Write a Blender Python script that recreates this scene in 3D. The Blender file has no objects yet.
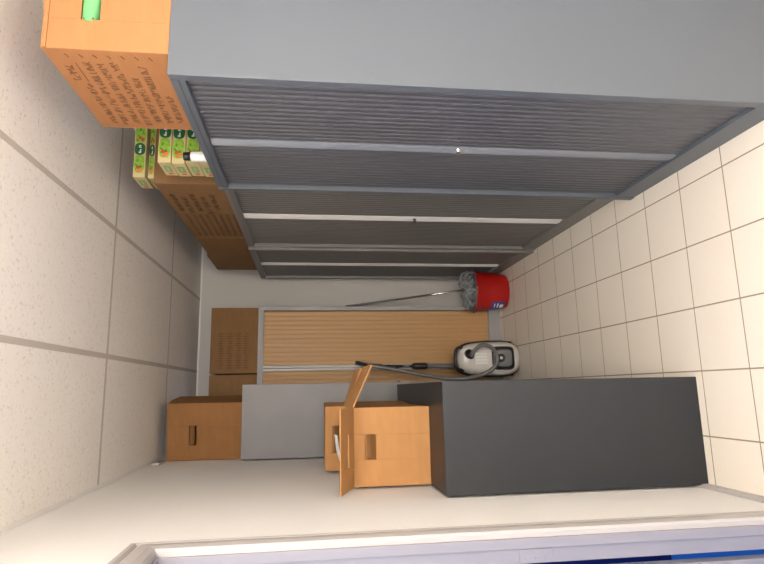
import bpy, bmesh, math, random
from mathutils import Vector, Matrix
C = bpy.context.scene.collection
S = 0.87            # survey units -> metres
PI = math.pi

# ------------------------------------------------------------------ materials
def mat(name, col, rough=0.6, metal=0.0, bump=0.0, bscale=200.0, var=0.0, vscale=6.0, spec=0.5, stretch=None, emit=None):
    m = bpy.data.materials.new(name); m.use_nodes = True
    nt = m.node_tree; N = nt.nodes; L = nt.links
    b = N['Principled BSDF']
    b.inputs['Base Color'].default_value = (*col, 1)
    b.inputs['Roughness'].default_value = rough
    b.inputs['Metallic'].default_value = metal
    b.inputs['Specular IOR Level'].default_value = spec
    tc = N.new('ShaderNodeTexCoord')
    src = tc.outputs['Object']
    if stretch:
        mp = N.new('ShaderNodeMapping'); mp.inputs['Scale'].default_value = stretch
        L.new(src, mp.inputs['Vector']); src = mp.outputs['Vector']
    if var > 0:
        n = N.new('ShaderNodeTexNoise'); n.inputs['Scale'].default_value = vscale; n.inputs['Detail'].default_value = 5
        L.new(src, n.inputs['Vector'])
        r = N.new('ShaderNodeValToRGB')
        r.color_ramp.elements[0].position = 0.3; r.color_ramp.elements[1].position = 0.7
        r.color_ramp.elements[0].color = (*[c*(1-var) for c in col], 1)
        r.color_ramp.elements[1].color = (*[min(1, c*(1+var)) for c in col], 1)
        L.new(n.outputs['Fac'], r.inputs['Fac']); L.new(r.outputs['Color'], b.inputs['Base Color'])
    if bump > 0:
        n2 = N.new('ShaderNodeTexNoise'); n2.inputs['Scale'].default_value = bscale; n2.inputs['Detail'].default_value = 3
        L.new(src, n2.inputs['Vector'])
        bp = N.new('ShaderNodeBump'); bp.inputs['Strength'].default_value = bump; bp.inputs['Distance'].default_value = 0.002
        L.new(n2.outputs['Fac'], bp.inputs['Height']); L.new(bp.outputs['Normal'], b.inputs['Normal'])
    if emit:
        b.inputs['Emission Color'].default_value = (*emit[0], 1); b.inputs['Emission Strength'].default_value = emit[1]
    return m

M = {}
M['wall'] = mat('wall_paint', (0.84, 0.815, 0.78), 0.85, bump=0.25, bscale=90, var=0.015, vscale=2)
M['jamb'] = mat('door_lining_paint', (0.25, 0.235, 0.25), 0.4)
M['back'] = mat('back_wall_shaded_paint', (0.60, 0.58, 0.545), 0.85, bump=0.25, bscale=90, var=0.015, vscale=2)  # same wall paint, darkened to carry the dimmer light at the far end
M['card_orange'] = mat('cardboard_orange', (0.41, 0.185, 0.075), 0.85, bump=0.25, bscale=120, var=0.05, vscale=9, stretch=(1, 1, 4), spec=.2)
M['trim'] = mat('trim_gloss_paint', (0.42, 0.395, 0.38), 0.35, bump=0.05)
M['tbar'] = mat('ceiling_grid_paint', (0.58, 0.53, 0.475), 0.6)
M['grout'] = mat('grout', (0.32, 0.25, 0.175), 0.9, bump=0.4, bscale=300)
M['steel_mid'] = mat('cabinet_mid_grey', (0.10, 0.115, 0.135), 0.42, bump=0.12, bscale=700)
M['shut_mid'] = mat('shutter_mid_grey', (0.078, 0.080, 0.090), 0.38, bump=0.05)
M['steel_far'] = mat('cabinet_warm_grey', (0.20, 0.195, 0.185), 0.45, bump=0.12, bscale=700)
M['shut_far'] = mat('shutter_warm_grey', (0.14, 0.135, 0.13), 0.4, bump=0.05)
M['profile_far'] = mat('profile_light_grey', (0.60, 0.59, 0.57), 0.35)
M['steel_dark'] = mat('cabinet_anthracite', (0.012, 0.0150, 0.019), 0.45, bump=0.12, bscale=700)
M['steel_light'] = mat('cabinet_light_grey', (0.165, 0.16, 0.16), 0.45, bump=0.12, bscale=500, var=0.05, vscale=5)
M['steel_wood'] = mat('cabinet_silver_grey', (0.33, 0.33, 0.33), 0.45, bump=0.1, bscale=700)
M['shut_wood'] = mat('shutter_beech', (0.52, 0.305, 0.13), 0.45, bump=0.03, bscale=60, var=0.03, vscale=4, stretch=(14, 14, 0.5))
M['profile_mid'] = mat('profile_mid_grey', (0.15, 0.16, 0.18), 0.34)
M['chrome'] = mat('chrome', (0.75, 0.74, 0.72), 0.22, metal=1)
M['black'] = mat('black_plastic', (0.018, 0.018, 0.02), 0.4)
M['card_bright'] = mat('cardboard_bright', (0.43, 0.22, 0.085), 0.85, bump=0.25, bscale=120, var=0.05, vscale=9, stretch=(1, 1, 4), spec=.2)
M['card'] = mat('cardboard', (0.29, 0.142, 0.053), 0.85, bump=0.25, bscale=120, var=0.06, vscale=9, stretch=(1, 1, 4), spec=.2)
M['card_dark'] = mat('cardboard_brown', (0.245, 0.135, 0.058), 0.85, bump=0.25, bscale=120, var=0.07, vscale=8, stretch=(1, 1, 4), spec=.2)
M['card_edge'] = mat('cardboard_edge', (0.50, 0.33, 0.17), 0.9, var=0.3, vscale=160)
M['ink'] = mat('pen_ink', (0.19, 0.085, 0.032), 0.8)
M['print'] = mat('box_print', (0.085, 0.042, 0.018), 0.85)
M['green_fill'] = mat('green_plastic', (0.14, 0.42, 0.16), 0.5, var=.1, vscale=20)
M['carton'] = mat('carton_cream', (0.60, 0.50, 0.25), 0.5, var=.04, vscale=15)
M['leaf'] = mat('print_leaf_green', (0.07, 0.28, 0.02), 0.5, var=.3, vscale=40)
M['leaf2'] = mat('print_pale_green', (0.27, 0.48, 0.05), 0.5, var=.25, vscale=50)
M['dgreen'] = mat('print_dark_green', (0.006, 0.10, 0.035), 0.45)
M['red_print'] = mat('print_red', (0.62, 0.06, 0.03), 0.5)
M['orange_print'] = mat('print_orange', (0.72, 0.20, 0.06), 0.5)
M['white_print'] = mat('print_white', (0.85, 0.88, 0.82), 0.5)
M['sage'] = mat('print_sage', (0.24, 0.40, 0.16), 0.5)
M['white_plastic'] = mat('white_plastic', (0.82, 0.82, 0.80), 0.3)
M['red_plastic'] = mat('red_plastic', (0.42, 0.006, 0.005), 0.35, bump=0.05)
M['blue_print'] = mat('print_blue', (0.03, 0.07, 0.30), 0.4)
M['grey_plastic'] = mat('grey_plastic', (0.10, 0.105, 0.11), 0.45)
M['mid_plastic'] = mat('control_panel_grey', (0.20, 0.20, 0.20), 0.4)
M['silver_plastic'] = mat('silver_plastic', (0.66, 0.63, 0.58), 0.28, bump=.03)
M['hose'] = mat('hose_grey', (0.16, 0.155, 0.15), 0.4)
M['mop'] = mat('mop_fibre', (0.27, 0.285, 0.29), 0.95, bump=0.8, bscale=300, var=.35, vscale=35)
M['paper'] = mat('white_paper', (0.80, 0.80, 0.78), 0.8)
M['navy'] = mat('outside_dark', (0.004, 0.012, 0.12), 0.6)  # colour stands in for the dark beyond the door gap
M['bluefloor'] = mat('blue_vinyl', (0.03, 0.20, 0.62), 0.5)
M['lamp'] = mat('lamp_diffuser', (0.9, 0.88, 0.84), 0.6, emit=((1.0, 0.935, 0.88), 22.0))
M['fill_glow'] = mat('fill_pane_glow', (0.9, 0.88, 0.84), 0.6, emit=((1.0, 0.95, 0.90), 18.0))  # glow of the added fill pane behind the camera
M['lamp_frame'] = mat('lamp_frame', (0.8, 0.8, 0.8), 0.4)

def ceiling_mat():
    m = mat('mineral_ceiling_tile', (0.60, 0.545, 0.49), 0.92, bump=0.0, spec=.2)
    nt = m.node_tree; N = nt.nodes; L = nt.links; b = N['Principled BSDF']
    tc = N.new('ShaderNodeTexCoord')
    n = N.new('ShaderNodeTexNoise'); n.inputs['Scale'].default_value = 75; n.inputs['Detail'].default_value = 4; n.inputs['Roughness'].default_value = .7
    L.new(tc.outputs['Object'], n.inputs['Vector'])
    r = N.new('ShaderNodeValToRGB'); e = r.color_ramp.elements
    e[0].position = .33; e[0].color = (0.72, 0.65, 0.59, 1); e[1].position = .43; e[1].color = (0.91, 0.87, 0.82, 1)
    L.new(n.outputs['Fac'], r.inputs['Fac']); L.new(r.outputs['Color'], b.inputs['Base Color'])
    bp = N.new('ShaderNodeBump'); bp.inputs['Strength'].default_value = .5; bp.inputs['Distance'].default_value = .003
    L.new(n.outputs['Fac'], bp.inputs['Height']); L.new(bp.outputs['Normal'], b.inputs['Normal'])
    return m
M['ceil'] = ceiling_mat()

def tile_mat():
    m = mat('floor_tile', (0.70, 0.60, 0.46), 0.42, spec=.4)
    nt = m.node_tree; N = nt.nodes; L = nt.links; b = N['Principled BSDF']
    tc = N.new('ShaderNodeTexCoord')
    n1 = N.new('ShaderNodeTexNoise'); n1.inputs['Scale'].default_value = 3.0; n1.inputs['Detail'].default_value = 6
    n2 = N.new('ShaderNodeTexNoise'); n2.inputs['Scale'].default_value = 60; n2.inputs['Detail'].default_value = 4
    L.new(tc.outputs['Object'], n1.inputs['Vector']); L.new(tc.outputs['Object'], n2.inputs['Vector'])
    mx = N.new('ShaderNodeMath'); mx.operation = 'ADD'
    L.new(n1.outputs['Fac'], mx.inputs[0]); L.new(n2.outputs['Fac'], mx.inputs[1])
    r = N.new('ShaderNodeValToRGB'); e = r.color_ramp.elements
    e[0].position = .0; e[0].color = (0.80, 0.725, 0.62, 1); e[1].position = 1.0; e[1].color = (0.88, 0.81, 0.705, 1)
    h = N.new('ShaderNodeMath'); h.operation = 'MULTIPLY'; h.inputs[1].default_value = .5
    L.new(mx.outputs[0], h.inputs[0]); L.new(h.outputs[0], r.inputs['Fac']); L.new(r.outputs['Color'], b.inputs['Base Color'])
    return m
M['tile'] = tile_mat()

# ------------------------------------------------------------------ geometry helpers (survey units)
class MB:
    def __init__(s): s.v = []; s.f = []; s.mi = []; s.sm = []; s.mats = []; s.cur = 0
    def m(s, name):
        if name not in s.mats: s.mats.append(name)
        s.cur = s.mats.index(name); return s
    def face(s, idx, smooth=False): s.f.append(idx); s.mi.append(s.cur); s.sm.append(smooth)
    def box(s, x0, y0, z0, x1, y1, z1):
        b = len(s.v)
        s.v += [(x, y, z) for z in (z0, z1) for y in (y0, y1) for x in (x0, x1)]
        for q in ((0,2,3,1),(4,5,7,6),(0,1,5,4),(2,6,7,3),(0,4,6,2),(1,3,7,5)): s.face([b+i for i in q])
        return s
    def obox(s, o, u, v, w):           # box from a corner and three edge vectors
        o, u, v, w = map(Vector, (o, u, v, w)); b = len(s.v)
        s.v += [tuple(o+u*i+v*j+w*k) for k in (0, 1) for j in (0, 1) for i in (0, 1)]
        for q in ((0,2,3,1),(4,5,7,6),(0,1,5,4),(2,6,7,3),(0,4,6,2),(1,3,7,5)): s.face([b+i for i in q])
        return s
    def prism(s, poly, axis, a, b_, smooth=False):   # polygon of 2-tuples extruded along axis
        n = len(poly); b = len(s.v)
        def P(p, t):
            return {'x': (t, p[0], p[1]), 'y': (p[0], t, p[1]), 'z': (p[0], p[1], t)}[axis]
        s.v += [P(p, a) for p in poly] + [P(p, b_) for p in poly]
        for i in range(n): s.face([b+i, b+(i+1) % n, b+n+(i+1) % n, b+n+i], smooth)
        s.face([b+i for i in range(n)][::-1]); s.face([b+n+i for i in range(n)])
        return s
    def tube(s, pts, rad, seg=10, cap=True):
        pts = [Vector(p) for p in pts]; n = len(pts)
        if not isinstance(rad, (list, tuple)): rad = [rad]*n
        up = None; b = len(s.v)
        for i, p in enumerate(pts):
            t = (pts[min(i+1, n-1)]-pts[max(i-1, 0)]).normalized()
            if up is None:
                up = t.orthogonal().normalized()
            up = (up - t*up.dot(t)).normalized(); w = t.cross(up)
            for k in range(seg):
                a = 2*PI*k/seg; s.v.append(tuple(p+(up*math.cos(a)+w*math.sin(a))*rad[i]))
        for i in range(n-1):
            for k in range(seg):
                s.face([b+i*seg+k, b+i*seg+(k+1) % seg, b+(i+1)*seg+(k+1) % seg, b+(i+1)*seg+k], True)
        if cap:
            s.face([b+k for k in range(seg)][::-1]); s.face([b+(n-1)*seg+k for k in range(seg)])
        return s
    def lathe(s, prof, cx, cy, seg=32, sx=1, sy=1):   # prof list of (r,z)
        b = len(s.v)
        for r, z in prof:
            for k in range(seg):
                a = 2*PI*k/seg; s.v.append((cx+r*sx*math.cos(a), cy+r*sy*math.sin(a), z))
        for i in range(len(prof)-1):
            for k in range(seg):
                s.face([b+i*seg+k, b+i*seg+(k+1) % seg, b+(i+1)*seg+(k+1) % seg, b+(i+1)*seg+k], True)
        return s
    def stroke(s, pts, w, nrm, lift=0.0015):       # thin raised pen stroke
        nrm = Vector(nrm)
        for a, c in zip(pts, pts[1:]):
            a = Vector(a); c = Vector(c); d = (c-a)
            if d.length < 1e-5: continue
            side = nrm.cross(d).normalized()*w/2
            s.obox(a-side-nrm*.0004, d, side*2, nrm*(lift+.0004))
        return s
    def build(s, name, parent=None, loc=(0, 0, 0), rot=0.0, bevel=0.0, material=None):
        me = bpy.data.meshes.new(name)
        me.from_pydata([(x*S, y*S, z*S) for x, y, z in s.v], [], s.f)
        for n in (s.mats or [material]): me.materials.append(M[n])
        for p, i, sm in zip(me.polygons, s.mi, s.sm):
            p.material_index = i if s.mats else 0; p.use_smooth = sm
        bm = bmesh.new(); bm.from_mesh(me); bmesh.ops.recalc_face_normals(bm, faces=bm.faces); bm.to_mesh(me); bm.free()
        o = bpy.data.objects.new(name, me); C.objects.link(o)
        o.location = Vector(loc)*S; o.rotation_euler.z = rot
        if parent: o.parent = parent
        if bevel:
            b = o.modifiers.new('bevel', 'BEVEL'); b.width = bevel*S; b.segments = 2; b.limit_method = 'ANGLE'; b.angle_limit = math.radians(40)
        return o

def smooth_path(pts, n=8):
    P = [Vector(p) for p in pts]; P = [P[0]*2-P[1]]+P+[P[-1]*2-P[-2]]; out = []
    for i in range(1, len(P)-2):
        for k in range(n):
            t = k/n; a, b, c, d = P[i-1:i+3]
            out.append(.5*((2*b)+(c-a)*t+(2*a-5*b+4*c-d)*t*t+(3*b-a-3*c+d)*t**3))
    out.append(P[-2]); return out

def thing(name, label, cat, loc=(0, 0, 0), rot=0.0, group=None):
    o = bpy.data.objects.new(name, None); C.objects.link(o); o.empty_display_size = .1
    o.location = Vector(loc)*S; o.rotation_euler.z = rot
    o['label'] = label; o['category'] = cat
    if group: o['group'] = group
    return o
def tag(o, label, cat, group=None):
    o['label'] = label; o['category'] = cat
    if group: o['group'] = group
    return o
def struct(o): o['kind'] = 'structure'; return o

# pen-like glyph strokes on a face: origin o, along u (reading), v (up), normal n
def words(name, parent, m, o, u, v, n, length, height, seed, w=.0025):
    rd = random.Random(seed*7+1); o, u = Vector(o), Vector(u); x = 0; k = 0
    while x < length-height:
        L_ = min(height*rd.uniform(2.2, 5.0), length-x)
        mb = MB().m(m); scribble(mb, o+u*x, u, v, n, L_, height, seed*31+k, w, gaps=False)
        if mb.v: mb.build(name, parent)
        x += L_+height*.35; k += 1
def scribble(mb, o, u, v, n, length, height, seed, w=.0025, cursive=True, lift=.0015, gaps=True):
    rd = random.Random(seed); o, u, v = Vector(o), Vector(u), Vector(v); x = 0
    while x < length-height*.4:
        if gaps and rd.random() < .13: x += height*.5; continue
        cw = height*rd.uniform(.42, .7)
        G = [(0, 0), (.5, 0), (1, 0), (0, .5), (.5, .5), (1, .5), (0, 1), (.5, 1), (1, 1)]
        k = rd.choice([3, 4, 4, 5]); q = rd.sample(G, k)
        pts = [o+u*(x+a*cw*.85)+v*(b*height) for a, b in q]
        mb.stroke(pts, w, n, lift); x += cw
    return mb

# ------------------------------------------------------------------ the room
XL, XR, YN, YB, ZC = -0.475, 1.60, -2.35, 5.72, 2.916
# floor slab and tiles
f = MB(); f.m('grout').box(XL-.08, YN-.08, -.08, XR+.08, YB+.08, -.0006)
f.m('tile')
fx, fy, g = .9553, 2.1998, .0028
g = .0033
ix = [fx+.3*k for k in range(-5, 3)]; iy = [fy+.3*k for k in range(-16, 13)]
for a, b in zip(ix, ix[1:]):
    for c, d in zip(iy, iy[1:]):
        x0, x1, y0, y1 = max(a+g, XL), min(b-g, XR), max(c+g, YN), min(d-g, YB)
        if x1-x0 > .01 and y1-y0 > .01: f.box(x0, y0, -.004, x1, y1, 0)
struct(f.build('floor'))
# ceiling tiles and their grid
cx, dc, cyy, cdy = .9064, .7048, 3.2197, 1.3287
c = MB(); c.m('ceil').box(XL-.08, YN-.08, ZC+.0004, XR+.08, YB+.08, ZC+.06)
struct(c.build('ceiling'))
t = MB(); t.m('tbar'); hw = .0135
LX0, LX1 = .2016, .9064; LY0, LY1 = cyy-2*cdy, cyy-cdy       # lamp cell
for k in range(-1, 3):
    x = cx-dc*k
    if XL < x-hw and x+hw < XR: t.box(x-hw, YN, ZC-.0006, x+hw, YB, ZC+.004)
for k in range(-4, 2):
    y = cyy+cdy*k
    t.box(XL, y-hw*.95, ZC-.0005, XR, y+hw*.95, ZC+.004)
struct(t.build('trim_1'))
t = MB(); t.m('wall')
t.box(XL, YN, ZC-.012, XL+.002, YB, ZC); t.box(XL, YN, ZC-.0012, XL+.020, YB, ZC+.002)
t.box(XL, YB-.003, ZC-.014, XR, YB, ZC)
struct(t.build('trim_2'))
# walls
WT = .078                              # thin partition on the left
DY0, DY1, DZ = .80, 1.865, 2.285       # door opening
WY0, WY1, WZ0, WZ1 = 4.60, 5.30, 2.55, 2.885   # high window opening
w = MB(); w.m('wall')
w.box(XL-WT, YN-.08, 0, XL, DY0, ZC); w.box(XL-WT, DY0, DZ, XL, DY1, ZC); w.box(XL-WT, DY1, 0, XL, WY0, ZC)
w.box(XL-WT, WY0, 0, XL, WY1, WZ0); w.box(XL-WT, WY0, WZ1, XL, WY1, ZC); w.box(XL-WT, WY1, 0, XL, YB+.08, ZC)
struct(w.build('wall_left'))
struct(MB().m('wall').box(XR, YN-.08, 0, XR+.08, YB+.08, ZC).build('wall_right'))
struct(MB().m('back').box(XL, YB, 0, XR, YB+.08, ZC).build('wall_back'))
struct(MB().m('wall').box(XL, YN-.08, 0, XR, YN, ZC).build('wall_front'))
# baseboard along the left wall beyond the door
bprof = [(XL, 0), (XL+.016, 0), (XL+.016, .03), (XL+.012, .042), (XL, .045)]
b = MB().m('trim'); b.prism(bprof, 'y', DY1+.115, YB)
struct(b.build('baseboard_left'))

# door frame: moulded architrave, jamb lining, leaf opened outwards, hinges
d = MB().m('trim')
o_, i_ = .112, .0
def arch_profile(s0, sgn):   # (X, offset) outline across the moulding
    return [(XL, s0), (XL, s0+sgn*.112), (XL+.010, s0+sgn*.112), (XL+.020, s0+sgn*.100), (XL+.022, s0+sgn*.085), (XL+.016, s0+sgn*.074),
            (XL+.024, s0+sgn*.060), (XL+.026, s0+sgn*.030), (XL+.022, s0+sgn*.006), (XL+.014, s0)]
def ext(poly, axis, a, b_): d.prism(poly, axis, a, b_)
# mitred architrave as three sweeps
prof = [(0, 0), (0, .112), (.010, .112), (.020, .100), (.022, .085), (.016, .074), (.024, .060), (.026, .030), (.022, .006), (.014, 0)]
def sweep(mb, path):          # path of (y, z) inner corners with outward directions
    n = len(prof); b0 = len(mb.v)
    for (y, z), (oy, oz) in path:
        for px, po in prof: mb.v.append((XL+px, y+oy*po, z+oz*po))
    for i in range(len(path)-1):
        for k in range(n):
            mb.face([b0+i*n+k, b0+i*n+(k+1) % n, b0+(i+1)*n+(k+1) % n, b0+(i+1)*n+k])
    mb.face([b0+k for k in range(n)]); mb.face([b0+(len(path)-1)*n+k for k in range(n)])
sweep(d, [((DY1, 0), (1, 0)), ((DY1, DZ), (1, 1)), ((DY0, DZ), (-1, 1)), ((DY0, 0), (-1, 0))])
door = struct(d.build('door_1'))
j = MB().m('jamb')            # lining with a rebate step
for y0, y1, y2 in ((DY1+.001, DY1-.012, DY1-.004), (DY0-.001, DY0+.012, DY0+.004)):
    j.box(XL-.032, min(y0, y1), 0, XL+.0, max(y0, y1), DZ); j.box(XL-WT, min(y0, y2), 0, XL-.032, max(y0, y2), DZ)
j.box(XL-WT, DY0, DZ-.01, XL, DY1, DZ+.001)
j.build('door_frame', door, bevel=.002)
gap = .028
lf = MB().m('jamb'); lf.box(XL-WT-gap-.95, DY1-.004, .01, XL-WT-gap, DY1+.042, DZ-.01)
leaf = lf.build('door_leaf', door, bevel=.003)
for hz in (1.12,):
    hg = MB().m('jamb'); hg.box(XL-WT+.002, DY1-.0075, hz-.055, XL-.034, DY1-.0035, hz+.055)
    for zz in (-.035, 0, .035): hg.box(XL-WT+.014, DY1-.0095, hz+zz-.004, XL-WT+.022, DY1-.007, hz+zz+.004)
    hg.build('hinge', door, bevel=.001)
# outside the door
struct(MB().m('bluefloor').box(-3.6, -1.6, -.05, XL-WT-.001, 6.5, -.001).build('trim_3'))
n = MB().m('navy').box(-2.4, 2.95, .0, XL-WT-.02, 3.0, 2.5)  # added sheet that paints in the darkness past the gap
nb = thing('dark_backing', 'added navy board standing in for the darkness outside, seen beside the white door frame', 'board')
n.build('panel', nb, bevel=.003)
MB().m('navy').box(-2.4, 2.90, 0, XL-WT-.02, 3.05, .03).build('foot', nb)
# high window beyond the end of the left wall
wn = MB().m('trim'); fr = .035
wn.box(XL-WT, WY0-.01, WZ0, XL-.002, WY0+fr*.6, WZ1); wn.box(XL-.002, 4.14, ZC-.075, XL+.016, 4.32, ZC-.024); wn.box(XL-WT, WY1-fr, WZ0, XL+.008, WY1+.01, WZ1)
wn.box(XL-WT, WY0, WZ0-.01, XL+.012, WY1, WZ0+fr*.7); wn.box(XL-WT, WY0, WZ1-fr*.6, XL+.008, WY1, WZ1+.005)
wn.box(XL-WT, (WY0+WY1)/2-.02, WZ0, XL-.03, (WY0+WY1)/2+.02, WZ1)
win = struct(wn.build('window_1', bevel=.003))
gm = bpy.data.materials.new('window_glass'); gm.use_nodes = True
pb = gm.node_tree.nodes['Principled BSDF']; pb.inputs['Transmission Weight'].default_value = 1; pb.inputs['Roughness'].default_value = 0.0; pb.inputs['IOR'].default_value = 1.05
pb.inputs['Base Color'].default_value = (.9, .95, 1, 1)
M['glass'] = gm
MB().m('glass').box(XL-.055, WY0, WZ0, XL-.050, WY1, WZ1).build('glass_pane', win)

# lamps at the doorway end of the room, behind the photographer
lt = thing('ceiling_light', 'flat opal ceiling light mounted on the tiles behind the doorway end', 'ceiling light', (-.02, .45, ZC-.002))
MB().m('lamp_frame').box(-.32, -.42, -.02, .32, .42, 0).build('lamp_frame', lt, bevel=.004)
MB().m('lamp').box(-.30, -.40, -.15, .30, .40, -.0205).build('diffuser', lt, bevel=.02)
# added fill light: unseen glowing pane framed as a window, behind the photographer
w2 = MB().m('trim'); X0, X1, Z0, Z1 = -.30, 1.42, 1.55, 2.60
w2.box(X0-.05, YN, Z0-.05, X0, YN+.03, Z1+.05); w2.box(X1, YN, Z0-.05, X1+.05, YN+.03, Z1+.05)
w2.box(X0, YN, Z0-.05, X1, YN+.03, Z0); w2.box(X0, YN, Z1, X1, YN+.03, Z1+.05); w2.box((X0+X1)/2-.02, YN, Z0, (X0+X1)/2+.02, YN+.03, Z1)
fill_win = struct(w2.build('fill_window', bevel=.003))
MB().m('fill_glow').box(X0, YN+.002, Z0, X1, YN+.012, Z1).build('fill_pane', fill_win)

# ------------------------------------------------------------------ tambour cabinets
def tambour(label, loc, rot, W, D, H, body, shutter, profile, lockmat, lock_z, split=.5, kick=.115, rib=.036, hw=.028, group='tambour cabinets', lock_side=1, proud=.006):
    t = thing('tambour_cabinet', label, 'cabinet', loc, rot, group)
    sd = .038; tp = .05; mid = W*split; rec = .022
    b = MB().m(body)
    b.box(0, 0, .0, sd, D, H); b.box(W-sd, 0, .0, W, D, H)      # end panels
    b.box(sd, .002, H-.028-.022, W-sd, D, H-.028)                          # head rail
    b.box(sd, D-.02, .05, W-sd, D-.002, H-.05)                             # back
    b.box(sd, .03, kick-.02, W-sd, D-.02, kick)                            # bottom
    b.build('carcass', t, bevel=.0022)
    MB().m(body).box(sd+.001, .001, H-.0275, W-sd-.001, D, H-.0005).build('top_panel', t, bevel=.0015)
    MB().m(body).box(sd, .004, 0, W-sd, .03, kick).build('plinth', t, bevel=.0015)
    gap = .003
    for side in (0, 1):
        x0, x1 = (sd+.004, mid-hw) if side == 0 else (mid+hw, W-sd-.004)
        z0, z1 = kick+.001, H-.0505
        n = max(4, round((x1-x0)/rib)); p = (x1-x0)/n
        poly = []
        for k in range(n):
            xx = x0+k*p
            poly += [(xx, rec+.004), (xx+p*.08, rec+.004), (xx+p*.25, rec), (xx+p*.5, rec-.001), (xx+p*.75, rec), (xx+p*.92, rec+.004)]
        poly += [(x1, rec+.006), (x1, rec+.014), (x0, rec+.014)]
        sh = MB().m(shutter).prism(poly, 'z', z0, z1).build('shutter', t)
        hx0, hx1 = (mid-hw, mid-gap/2) if side == 0 else (mid+gap/2, mid+hw)
        pr = MB().m(profile)
        e0, e1 = (hx0, hx1) if side == 0 else (hx1, hx0)
        sg = 1 if side == 0 else -1
        pr.prism([(e0, rec+.012), (e0, rec-.002), (e0+sg*.006, rec-.010), (e0+sg*.012, rec-.004), (e1-sg*.006, rec-.004), (e1, rec-.012), (e1, rec+.012)], 'z', z0, z1)
        pr.build('handle_profile', sh)
        if side == lock_side:
            cxl = (hx0+hx1)/2
            lk = MB().m(lockmat)
            b0 = len(lk.v); seg = 14
            for yy, rr in ((rec-.004, .011), (rec-.014, .011), (rec-.016, .008)):
                for k in range(seg): a = 2*PI*k/seg; lk.v.append((cxl+rr*math.cos(a), yy, lock_z+rr*math.sin(a)))
            for i in range(2):
                for k in range(seg): lk.face([b0+i*seg+k, b0+i*seg+(k+1) % seg, b0+(i+1)*seg+(k+1) % seg, b0+(i+1)*seg+k], True)
            lk.face([b0+2*seg+k for k in range(seg)])
            lk.box(cxl-.0015, rec-.034, lock_z-.006, cxl+.0015, rec-.015, lock_z+.006); lk.box(cxl-.002, rec-.036, lock_z-.012, cxl+.002, rec-.026, lock_z+.014)
            lk.build('lock', sh)
    return t
H = 2.313
R = -PI/2
tambour('tall mid grey roller-shutter cabinet nearest the camera, under the box with handwriting', (1.045, 2.925, 0), R, 1.125, .48, H, 'steel_mid', 'shut_mid', 'profile_mid', 'chrome', 1.175, lock_side=1)
tambour('middle one of the three roller-shutter cabinets in the row, with a black lock', (1.102, 4.365, 0), R, 1.425, .48, H, 'steel_far', 'shut_far', 'profile_far', 'black', 1.145, split=.53, hw=.036)
tambour('farthest roller-shutter cabinet of the row, behind the red mop bucket', (1.085, 5.54, 0), R, 1.17, .48, H, 'steel_far', 'shut_far', 'profile_far', 'black', 1.145, lock_side=2, hw=.032)
tambour('silver-framed cabinet with beech-coloured ribbed shutters against the end wall', (-.355, 5.30, 0), 0, 1.13, .40, H-.003, 'steel_wood', 'shut_wood', 'profile_far', 'chrome', 1.1, rib=.042, split=.495)
tambour('tall light grey cabinet with a plain end panel, beside the left wall', (.052, 4.20, 0), PI/2, 1.05, .517, H, 'steel_light', 'shut_far', 'profile_far', 'black', 1.1, group='cabinets along the left wall')
tambour('low anthracite cabinet in the foreground with the open cardboard box on top', (.030, 2.545, 0), PI/2, 1.36, .495, 1.243, 'steel_dark', 'steel_dark', 'steel_dark', 'black', .7, group='cabinets along the left wall')

# ------------------------------------------------------------------ cardboard boxes
def panel_with_slot(mb, a, u, v, n, W, Hh, t, slot=None):
    """sheet with its corner at a, W along u, Hh along v, thickness t along n; slot=(u0,v0,u1,v1)"""
    a, u, v, n = Vector(a), Vector(u), Vector(v), Vector(n)
    if not slot: mb.obox(a, u*W, v*Hh, n*t); return
    u0, v0, u1, v1 = slot
    mb.obox(a, u*u0, v*Hh, n*t); mb.obox(a+u*u1, u*(W-u1), v*Hh, n*t)
    mb.obox(a+u*u0, u*(u1-u0), v*v0, n*t); mb.obox(a+u*u0+v*v1, u*(u1-u0), v*(Hh-v1), n*t)
def carton(label, loc, rot, W, D, Hh, m, slot=None, closed=True, side_slot=None, group=None, t=.006, name='cardboard_box', backing=True):
    th = thing(name, label, 'box', loc, rot, group)
    b = MB().m(m)
    X, Y, Z = (1, 0, 0), (0, 1, 0), (0, 0, 1)
    panel_with_slot(b, (0, 0, 0), X, Z, Y, W, Hh, t, slot)
    panel_with_slot(b, (0, D-t, 0), X, Z, Y, W, Hh, t)
    panel_with_slot(b, (0, t, 0), Y, Z, X, D-2*t, Hh, t, side_slot)
    panel_with_slot(b, (W-t, t, 0), Y, Z, X, D-2*t, Hh, t)
    b.box(t, t, 0, W-t, D-t, t)
    b.build('body', th, bevel=.0012)
    if slot and backing:       # the tongue of board pushed in at the hand hole
        u0, v0, u1, v1 = slot
        f_ = MB().m(m); f_.obox((u0+.004, t, v1-.004), (u1-u0-.008, 0, 0), (0, .035, -.025), (0, -.003, -.004)); f_.build('hand_hole_tongue', th)
    if closed:
        fl = MB().m(m); fl.box(.002, .002, Hh, W-.002, D/2-.001, Hh+t); fl.build('flap', th, bevel=.001)
        fl = MB().m(m); fl.box(.002, D/2+.001, Hh, W-.002, D-.002, Hh+t); fl.build('flap', th, bevel=.001)
    return th

# big bright box on the near cabinet
BX = carton('large orange-brown box with handwriting and green contents, on the nearest cabinet', (1.12, 1.80, H), 0, .44, .575, .397, 'card_orange',
            slot=(.11, .225, .30, .285), backing=False)
gf = MB().m('green_fill'); gf.tube([(.105, .024, .262), (.2, .020, .258), (.31, .024, .26)], [.028, .030, .028], 12)
gf.build('green_contents', BX)
kf = MB().m('ink'); 
for dx, dz in ((.112, .243), (.113, .258), (.111, .270)): kf.obox((dx, -.0012, dz), (.006, 0, .002), (0, .001, 0), (-.001, 0, .008))
kf.build('hole_torn_edge', BX)
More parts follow.
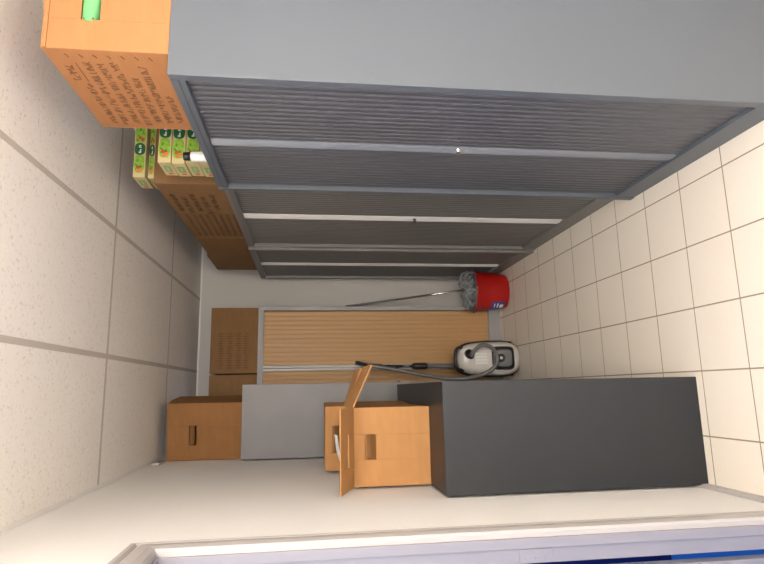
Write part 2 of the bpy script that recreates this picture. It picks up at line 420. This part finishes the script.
# fold line under the lid and handwriting on the aisle side (left face, normal -x)
nrm = (-1, 0, 0); uu, vv = (0, 1, 0), (0, 0, 1)
rows = [.335, .29, .245, .20, .155, .11, .065]
for k, z in enumerate(rows):
    MB().m('ink').stroke([(0, .030, z+.006), (0, .048, z-.002)], .0035, nrm).build('pen_dash', BX)
    if k == 0:
        MB().m('ink').stroke([(0, .085, .325), (0, .205, .325)], .003, nrm).build('pen_underline', BX)
        words('handwritten_word', BX, 'ink', (0, .10, .345), uu, vv, nrm, .10, .024, 3, .0026)
        words('handwritten_word', BX, 'ink', (0, .22, z-.012), uu, vv, nrm, .32, .022, 77, .0026)
    else:
        st, ln_ = [(.075, .48), (.085, .46), (.07, .47), (.17, .36), (.09, .44), (.28, .25)][k-1]
        words('handwritten_word', BX, 'ink', (0, st, z-.012), uu, vv, nrm, ln_, .024, 20+k, .0026)
lip = MB().m('card_orange'); lip.box(0.0, -.004, .385, .44, 0, .399); lip.build('lid_edge', BX, bevel=.001)
MB().m('card_orange').obox((.14, .01, .404), (.29, 0, .004), (0, .27, .03), (0, 0, .006)).build('loose_flap', BX, bevel=.001)

# four brown boxes in a row on the middle and far cabinets
def printed_rows(th, face, a0, a1, z_rows, hgt, seed, wd=.0028, step=.017):
    rd = random.Random(seed)
    for z in z_rows:
        mb = MB().m('print'); a = a0
        while a < a1:
            hh = hgt*rd.uniform(.6, 1)
            if True:
                if face == 'x': mb.stroke([(0, a, z), (0, a+rd.uniform(-.002, .002), z+hh)], wd, (-1, 0, 0)); mb.stroke([(0, a+.004, z+hh*.5), (0, a+.009, z+hh*.6)], wd, (-1, 0, 0))
                else: mb.stroke([(a, 0, z), (a+rd.uniform(-.002, .002), 0, z+hh)], wd, (0, -1, 0)); mb.stroke([(a+.004, 0, z+hh*.5), (a+.009, 0, z+hh*.6)], wd, (0, -1, 0))
            a += step
        mb.build('printed_text_line', th)
ys = [3.04, 3.575, 4.15, 4.755, 5.32]; hs = [.362, .357, .355, .375]
labs = ['brown box with lines of faint handwriting, beside the green cartons on the cabinet row',
        'brown box with rows of printed text, second from the green cartons on the cabinet row',
        'plain brown box, third from the green cartons on the cabinet row',
        'farthest brown box of the row on the grey cabinets, near the end wall']
for k in range(4):
    bx = carton(labs[k], (1.12+.004*(k % 2), ys[k]+.003, H), 0, .40, ys[k+1]-ys[k]-.006, hs[k], 'card_dark', group='brown boxes on the cabinet row')
    D_ = ys[k+1]-ys[k]
    if k == 0:
        for q, z in enumerate((.30, .245, .19, .135, .08)):
            words('handwritten_word', bx, 'print', (0, .17+.05*(q % 2), z), (0, 1, 0), (0, 0, 1), (-1, 0, 0), .32, .026, 50+q, .003)
    if k == 1: printed_rows(bx, 'x', .03, D_-.05, [.30-.042*i for i in range(8)], .026, 5)

# two boxes on the beech cabinet
b1 = carton('brown box with four rows of printed text standing on the beech-shuttered cabinet', (.165, 5.305, H-.003), 0, .598, .38, .415, 'card_dark', group='boxes on the beech cabinet')
printed_rows(b1, 'y', .05, .37, [.305, .225, .15, .08], .055, 9, wd=.004, step=.022)
b2 = MB().m('print')
carton('plain brown box standing left of the printed one on the beech-shuttered cabinet', (-.455, 5.30, H-.003), 0, .608, .38, .415, 'card_dark', group='boxes on the beech cabinet')

# box on the light grey cabinet
bc = carton('cardboard box with a hand hole on top of the light grey cabinet', (-.472, 4.34, H), math.radians(-7), .402, .40, .525, 'card',
            slot=(.105, .325, .245, .378), closed=False)
fl = MB().m('card'); fl.obox((.002, .0, .525), (.398, 0, 0), (0, .19, .012), (0, 0, .006)); fl.build('flap', bc, bevel=.001)
fl = MB().m('card'); fl.obox((.10, .40, .525), (.3, 0, 0), (0, -.19, .014), (0, 0, .006)); fl.build('flap', bc, bevel=.001)

# open box on the low anthracite cabinet
HB = 1.243
bo = carton('open cardboard box with raised flaps and a hand hole on the anthracite cabinet', (-.462, 2.86, HB), 0, .374, .46, .378, 'card_bright',
            slot=(.125, .27, .245, .325), closed=False, group='cardboard boxes on the low anthracite cabinet')
# front flap, folded out towards the camera, with its own slot
fp = MB().m('card_bright'); a = math.radians(19)
panel_with_slot(fp, (-.002, 0, .380), (1, 0, 0), (0, -math.cos(a), math.sin(a)), (0, math.sin(a), math.cos(a)), .378, .225, .006, (.105, .085, .255, .115))
fp.build('flap', bo, bevel=.001)
fp = MB().m('card_bright'); fp.obox((.371, .004, .379), (.212, 0, -.098), (0, .225, .020), (.001, 0, .007)); fp.build('flap', bo, bevel=.001)
fp = MB().m('card_bright'); fp.obox((.371, .236, .381), (.205, 0, -.066), (0, .21, .014), (.001, 0, .007)); fp.build('flap', bo, bevel=.001)
fp = MB().m('card_bright'); fp.obox((.0, .455, .378), (.374, 0, 0), (0, .03, -.17), (0, .005, 0)); fp.build('flap', bo, bevel=.001)
pp = thing('paper_sheet', 'curled white paper sheet sticking out of the open cardboard box', 'paper', (-.462+.02, 2.90, HB+.10))
mb = MB().m('paper')
path = smooth_path([(0.0, .16, .0), (.02, .16, .20), (.05, .16, .300), (.11, .15, .335), (.21, .16, .350)], 5)
for p, q in zip(path, path[1:]):
    dd = q-p; mb.obox(p, dd, (0, .07, .01), Vector((-dd.z, 0, dd.x)).normalized()*.003)
mb.build('sheet', pp)
bb = carton('closed cardboard box behind the open one on the anthracite cabinet', (-.452, 3.385, HB), math.radians(-3), .36, .33, .498, 'card_bright',
            slot=(.10, .425, .25, .462), closed=True, group='cardboard boxes on the low anthracite cabinet')

# ------------------------------------------------------------------ green food cartons
def food_carton(loc, label, group):
    W, D, T = .31, .175, .064
    t = thing('food_carton', label, 'carton', loc, 0, group)
    MB().m('carton').box(0, 0, 0, W, D, T-.002).build('carton_box', t, bevel=.003)
    a = MB()
    rd = random.Random(hash(label) % 1000 if False else int(loc[2]*1000))
    # near face artwork: leaves, dark oval badge, red fruit
    def blob(cx_, cz, rx, rz, m, y=-.0012, seg=14, n=3):
        a.m(m); pts = [(cx_+rx*math.copysign(abs(math.cos(2*PI*k/seg))**(2/n), math.cos(2*PI*k/seg)), cz+rz*math.copysign(abs(math.sin(2*PI*k/seg))**(2/n), math.sin(2*PI*k/seg))) for k in range(seg)]
        a.prism(pts, 'y', y, 0.0005)
    blob(.075, T/2, .052, .027, 'leaf2', -.0008); blob(.245, T/2, .052, .027, 'leaf2', -.0008)
    for k in range(9):
        x = .03+rd.random()*.085; z = .012+rd.random()*.034
        a.m('leaf').obox((x, -.0016, z), (rd.uniform(.01, .02), 0, rd.uniform(-.012, .012)), (0, .001, 0), (-.003, 0, .006))
        x = .20+rd.random()*.075
        a.m('leaf').obox((x, -.0016, z), (rd.uniform(.01, .02), 0, rd.uniform(-.012, .012)), (0, .001, 0), (-.003, 0, .006))
    for x, z in ((.045, .02), (.035, .034), (.055, .040), (.215, .02), (.225, .036)): blob(x, z, .009, .009, 'orange_print' if x < .05 else 'red_print', -.002, 10, 2)
    blob(.160, T/2, .034, .0275, 'dgreen', -.0018, 18, 2.6)
    a.m('white_print'); scribble(a, (.138, -.002, T/2-.007), (1, 0, 0), (0, 0, 1), (0, -1, 0), .044, .013, 12, .0028, lift=.001)
    # end face (towards the aisle): small sage picture
    a.m('sage').box(-.0012, .045, .014, .0005, .12, T-.016); a.m('carton').box(-.0016, .06, .028, 0, .10, .034)
    a.m('red_print').box(-.0013, .135, .02, .0005, .15, .04)
    a.build('printed_artwork', t)
    return t
src = {}
def place_carton(loc, label, group):
    if 'o' not in src: src['o'] = food_carton(loc, label, group); return src['o']
    s = src['o']; c_ = s.copy(); C.objects.link(c_); c_.location = Vector(loc)*S; c_['label'] = label; c_['group'] = group
    for ch in list(s.children):
        k = ch.copy(); C.objects.link(k); k.parent = c_
    return c_
GA = 'green and cream food cartons'
names = ['bottom', 'second from the bottom', 'third from the bottom', 'top']
for k in range(4):
    place_carton((1.098+.003*(k % 2), 2.70, H+.001+k*.0655), 'green food carton, %s of the stack behind the small white bottle' % names[k], GA)
HT = H+.362+.007
lo = place_carton((1.15, 3.05, HT), 'thin green food carton lying on the brown box near the ceiling, lower of the two', GA)
lo.scale.z = .5
place_carton((1.135, 3.00, HT+.033), 'green food carton nearest the ceiling, on top of the other on the brown box', GA)
# white tube with black cap
tb = thing('plastic_bottle', 'small white bottle with a black cap in front of the green cartons', 'bottle', (1.093, 2.60, H))
MB().m('white_plastic').lathe([(0, 0), (.021, 0), (.024, .004), (.024, .075), (.019, .083), (0, .083)], 0, 0, 20).build('body', tb)
MB().m('black').lathe([(0, .083), (.020, .083), (.020, .113), (.018, .116), (0, .116)], 0, 0, 20).build('cap', tb)

# ------------------------------------------------------------------ mop bucket and mop
bk = thing('mop_bucket', 'red plastic mop bucket on the tiles in the corner by the farthest grey cabinet', 'bucket', (.885, 5.09, 0))
sx, sy = 1.0, .78
def rb(z): return .158+.036*(z/.34)
mb = MB().m('red_plastic')
mb.lathe([(0, .006), (rb(0)-.022, .004), (rb(0)-.006, .010), (rb(.02), .03), (rb(.17), .17), (rb(.30), .30), (rb(.31)+.006, .305), (rb(.31)+.008, .33), (rb(.31)+.003, .335),
          (rb(.31)-.006, .33), (rb(.2)-.006, .2), (rb(.02)-.006, .02), (0, .016)], 0, 0, 40, sx, sy)
mb.build('body', bk)
wr = MB().m('grey_plastic'); wr.lathe([(rb(.32)-.004, .325), (rb(.32)+.004, .338), (rb(.32)-.002, .350), (.12, .345), (.085, .30), (.07, .22), (0, .22)], 0, 0, 36, sx, sy)
wr.build('wringer_basket', bk)
hd = MB().m('grey_plastic')
hd.tube(smooth_path([(-.203, .0, .322), (-.195, -.06, .328), (-.15, -.125, .333), (0, -.163, .336), (.15, -.125, .333), (.195, -.06, .328), (.203, 0, .322)], 5), .006, 8)
hd.build('handle', bk)
st = MB()
def bpt(ang, z, off=.001):
    r_ = rb(z)+off; return Vector((r_*sx*math.cos(ang), r_*sy*math.sin(ang), z))
def patch(a0, a1, z0, z1, m, off, n=6):
    st.m(m); b0 = len(st.v)
    for i in range(n+1):
        a_ = a0+(a1-a0)*i/n
        for z in (z0, z1): st.v.append(tuple(bpt(a_, z, off)))
    for i in range(n): st.face([b0+2*i, b0+2*i+2, b0+2*i+3, b0+2*i+1], True)
patch(math.radians(186), math.radians(228), .05, .175, 'blue_print', .002)
patch(math.radians(198), math.radians(216), .06, .095, 'white_print', .003)
patch(math.radians(202), math.radians(222), .108, .122, 'white_print', .003)
patch(math.radians(194), math.radians(201), .13, .16, 'red_print', .003)
patch(math.radians(206), math.radians(222), .14, .15, 'white_print', .003)
st.build('sticker', bk)

mp = thing('mop', 'grey string mop standing in the red bucket, its metal handle leaning to the end wall', 'mop', (.885, 5.09, 0))
base = Vector((.02, -.01, .34)); tip = Vector((-.055, .585, 1.46))
ax = (tip-base).normalized()
MB().m('chrome').tube([base+ax*.06, base+ax*.75], .0095, 12).build('handle', mp)
MB().m('hose').tube([base+ax*.75, base+ax*1.24, base+ax*1.29, tip], [.0105, .0115, .012, .010], 12).build('grip', mp)
MB().m('grey_plastic').tube([base-ax*.02, base+ax*.04, base+ax*.10], [.045, .03, .013], 12).build('socket', mp)
rd = random.Random(4); mh = MB().m('mop')
for k in range(62):
    a = rd.uniform(0, 2*PI); rr = rd.uniform(.07, .185); top = base+ax*rd.uniform(-.01, .05)
    side = .5+.5*math.cos(a)
    hgt = .350+rd.uniform(.0, .02)+side*rd.uniform(.01, .06)
    p1 = Vector((rr*.45*math.cos(a)+.03, rr*.4*math.sin(a), hgt+.03)); p2 = Vector((rr*math.cos(a)+rd.uniform(-.02, .03), rr*.8*math.sin(a), hgt+rd.uniform(-.03, .02)))
    p3 = Vector((rr*1.0*math.cos(a+.25), rr*.78*math.sin(a+.25), .345+rd.uniform(-.005, .01)))
    if rr > .15: p3 = Vector((rr*1.08*math.cos(a+.2), rr*.86*math.sin(a+.2), .325+rd.uniform(-.03, .03)))
    mh.tube(smooth_path([top, p1, p2, p3], 4), [.006+.002*rd.random()]*13, 6)
mh.build('mop_head', mp)

# ------------------------------------------------------------------ vacuum cleaner, stood on end against the beech cabinet
vc = thing('vacuum_cleaner', 'silver and black canister vacuum cleaner stood on end against the beech shutters', 'vacuum cleaner', (.245, 4.86, 0))
def loft(sections, m, axis_y=True, name='x', nseg=36, parent=None):
    """sections: (y, z_centre, half_w, half_h, power, taper) rings in xz, y increasing"""
    mb = MB().m(m); b0 = len(mb.v)
    for y, zc, hw2, hh, pw, tpr in sections:
        for k in range(nseg):
            a = 2*PI*k/nseg; cx_, sn = math.cos(a), math.sin(a)
            x = math.copysign(abs(cx_)**(2/pw), cx_); z = math.copysign(abs(sn)**(2/pw), sn)
            mb.v.append((x*hw2*(1-tpr*(z+1)/2), y, zc+z*hh))
    for i in range(len(sections)-1):
        for k in range(nseg): mb.face([b0+i*nseg+k, b0+i*nseg+(k+1) % nseg, b0+(i+1)*nseg+(k+1) % nseg, b0+(i+1)*nseg+k], True)
    mb.face([b0+k for k in range(nseg)], True); mb.face([b0+(len(sections)-1)*nseg+k for k in range(nseg)])
    return mb.build(name, parent)
loft([(-.085, .285, .05, .18, 2.6, .1), (-.080, .285, .10, .235, 2.8, .12), (-.060, .285, .135, .268, 3.0, .14), (-.02, .285, .155, .280, 3.2, .14), (.03, .285, .158, .282, 3.2, .14)], 'silver_plastic', name='shell', parent=vc)
loft([(.0, .285, .160, .285, 3.4, .13), (.03, .285, .170, .292, 3.4, .13), (.08, .285, .168, .290, 3.4, .13), (.13, .285, .15, .27, 3.2, .12)], 'black', name='bumper', parent=vc)
MB().m('black').tube(smooth_path([(-.095, -.01, .50), (-.09, -.05, .565), (-.05, -.06, .592), (.05, -.06, .592), (.09, -.05, .565), (.095, -.01, .50)], 5), .014, 10).build('carry_handle', vc)
loft([(-.098, .175, .085, .085, 5, 0), (-.088, .175, .100, .100, 5, 0), (-.07, .175, .102, .102, 5, 0)], 'black', name='lid_surround', parent=vc)
pn = loft([(-.106, .175, .066, .066, 4, 0), (-.101, .175, .074, .074, 4, 0), (-.09, .175, .075, .075, 4, 0)], 'mid_plastic', name='control_panel', parent=vc)
k_ = MB().m('black')
for nn in range(1):
    b0 = len(k_.v); seg = 20
    for yy, rr in ((-.104, .036), (-.118, .034), (-.120, .022), (-.110, .018), (-.110, .0)):
        for q in range(seg): a = 2*PI*q/seg; k_.v.append((rr*math.cos(a), yy, .20+rr*math.sin(a)))
    for i in range(4):
        for q in range(seg): k_.face([b0+i*seg+q, b0+i*seg+(q+1) % seg, b0+(i+1)*seg+(q+1) % seg, b0+(i+1)*seg+q], True)
k_.build('dial', pn)
MB().m('silver_plastic').tube([(0, -.1105, .20), (0, -.119, .20)], [.014, .012], 16).build('dial_centre', pn)
il = MB().m('white_plastic')
for q in range(4): il.box(-.05+q*.026, -.094, .32, -.05+q*.026+.018, -.078, .42)
il.build('vent_rib', vc, bevel=.002)
MB().m('black').tube([(.04, -.07, .475), (.03, -.10, .475), (.015, -.135, .472)], [.042, .036, .026], 18).build('hose_connector', vc)
for xw in (-.140, .140):
    wv = MB().m('black'); wv.tube([(xw-.015*(1 if xw > 0 else -1), .06, .11), (xw+.010*(1 if xw > 0 else -1), .06, .11)], [.07, .066], 24); wv.build('wheel', vc)
hp = [(.015, -.13, .472), (.06, -.155, .450), (.105, -.15, .385), (.095, -.14, .305), (.035, -.135, .252), (-.035, -.13, .247), (-.09, -.125, .286), (-.135, -.10, .36), (-.163, -.06, .467),
      (-.168, -.02, .60), (-.155, .02, .73), (-.13, .05, .86), (-.085, .07, 1.074), (-.058, .09, 1.22), (-.035, .10, 1.34)]
pth = smooth_path(hp, 14)
rads = [.0185 if i % 2 else .0165 for i in range(len(pth))]
MB().m('hose').tube(pth, rads, 12).build('hose', vc)
# the suction wand is clipped to the body
wd_ = MB().m('hose'); wd_.tube([(-.055, .10, .50), (-.052, .12, .66), (-.050, .14, .82)], [.024, .021, .020], 14); 
wd_.build('suction_wand', vc)
MB().m('black').tube([(-.050, .14, .80), (-.050, .142, .82), (-.049, .148, .90), (-.049, .150, .935)], [.022, .028, .028, .022], 14).build('wand_clamp', vc)
MB().m('chrome').tube([(-.049, .150, .93), (-.047, .165, 1.08), (-.043, .180, 1.26)], .013, 14).build('wand_tube', vc)
wh = MB().m('black'); wh.tube(smooth_path([(-.044, .175, 1.20), (-.040, .17, 1.28), (-.030, .14, 1.36), (-.012, .12, 1.44)], 5), [.018]*15+[.016], 12)
wh.tube([(-.047, .148, 1.02), (-.052, .140, 1.10), (-.045, .155, 1.17)], [.010, .018, .012], 10)
wh.build('wand_handle', vc)

# ------------------------------------------------------------------ light, world, camera
w = bpy.data.worlds.new('daylight'); bpy.context.scene.world = w; w.use_nodes = True
bg = w.node_tree.nodes['Background']; bg.inputs['Color'].default_value = (.50, .66, 1.0, 1); bg.inputs['Strength'].default_value = 1.3

yaw, pit, roll, fpx, h = 0.1884, 0.1263, 0.0041, 566.79, 1.8373
cy_, sy_, cp, sp = math.cos(yaw), math.sin(yaw), math.cos(pit), math.sin(pit)
F = Vector((sy_*cp, cy_*cp, -sp)); R0 = Vector((cy_, -sy_, 0)); U0 = R0.cross(F)
Rr = R0*math.cos(roll)+U0*math.sin(roll); Uu = -R0*math.sin(roll)+U0*math.cos(roll)
cam = bpy.data.cameras.new('camera'); co = bpy.data.objects.new('camera', cam); C.objects.link(co)
cam.sensor_fit = 'HORIZONTAL'; cam.sensor_width = 36; cam.lens = fpx*36/764; cam.clip_start = .02
m4 = Matrix((( -Uu.x, Rr.x, -F.x, 0), (-Uu.y, Rr.y, -F.y, 0), (-Uu.z, Rr.z, -F.z, h*S), (0, 0, 0, 1)))
co.matrix_world = m4
bpy.context.scene.camera = co
vs = bpy.context.scene.view_settings
vs.view_transform = 'Standard'; vs.look = 'None'; vs.gamma = 1; vs.use_curve_mapping = False; vs.exposure = 0.27
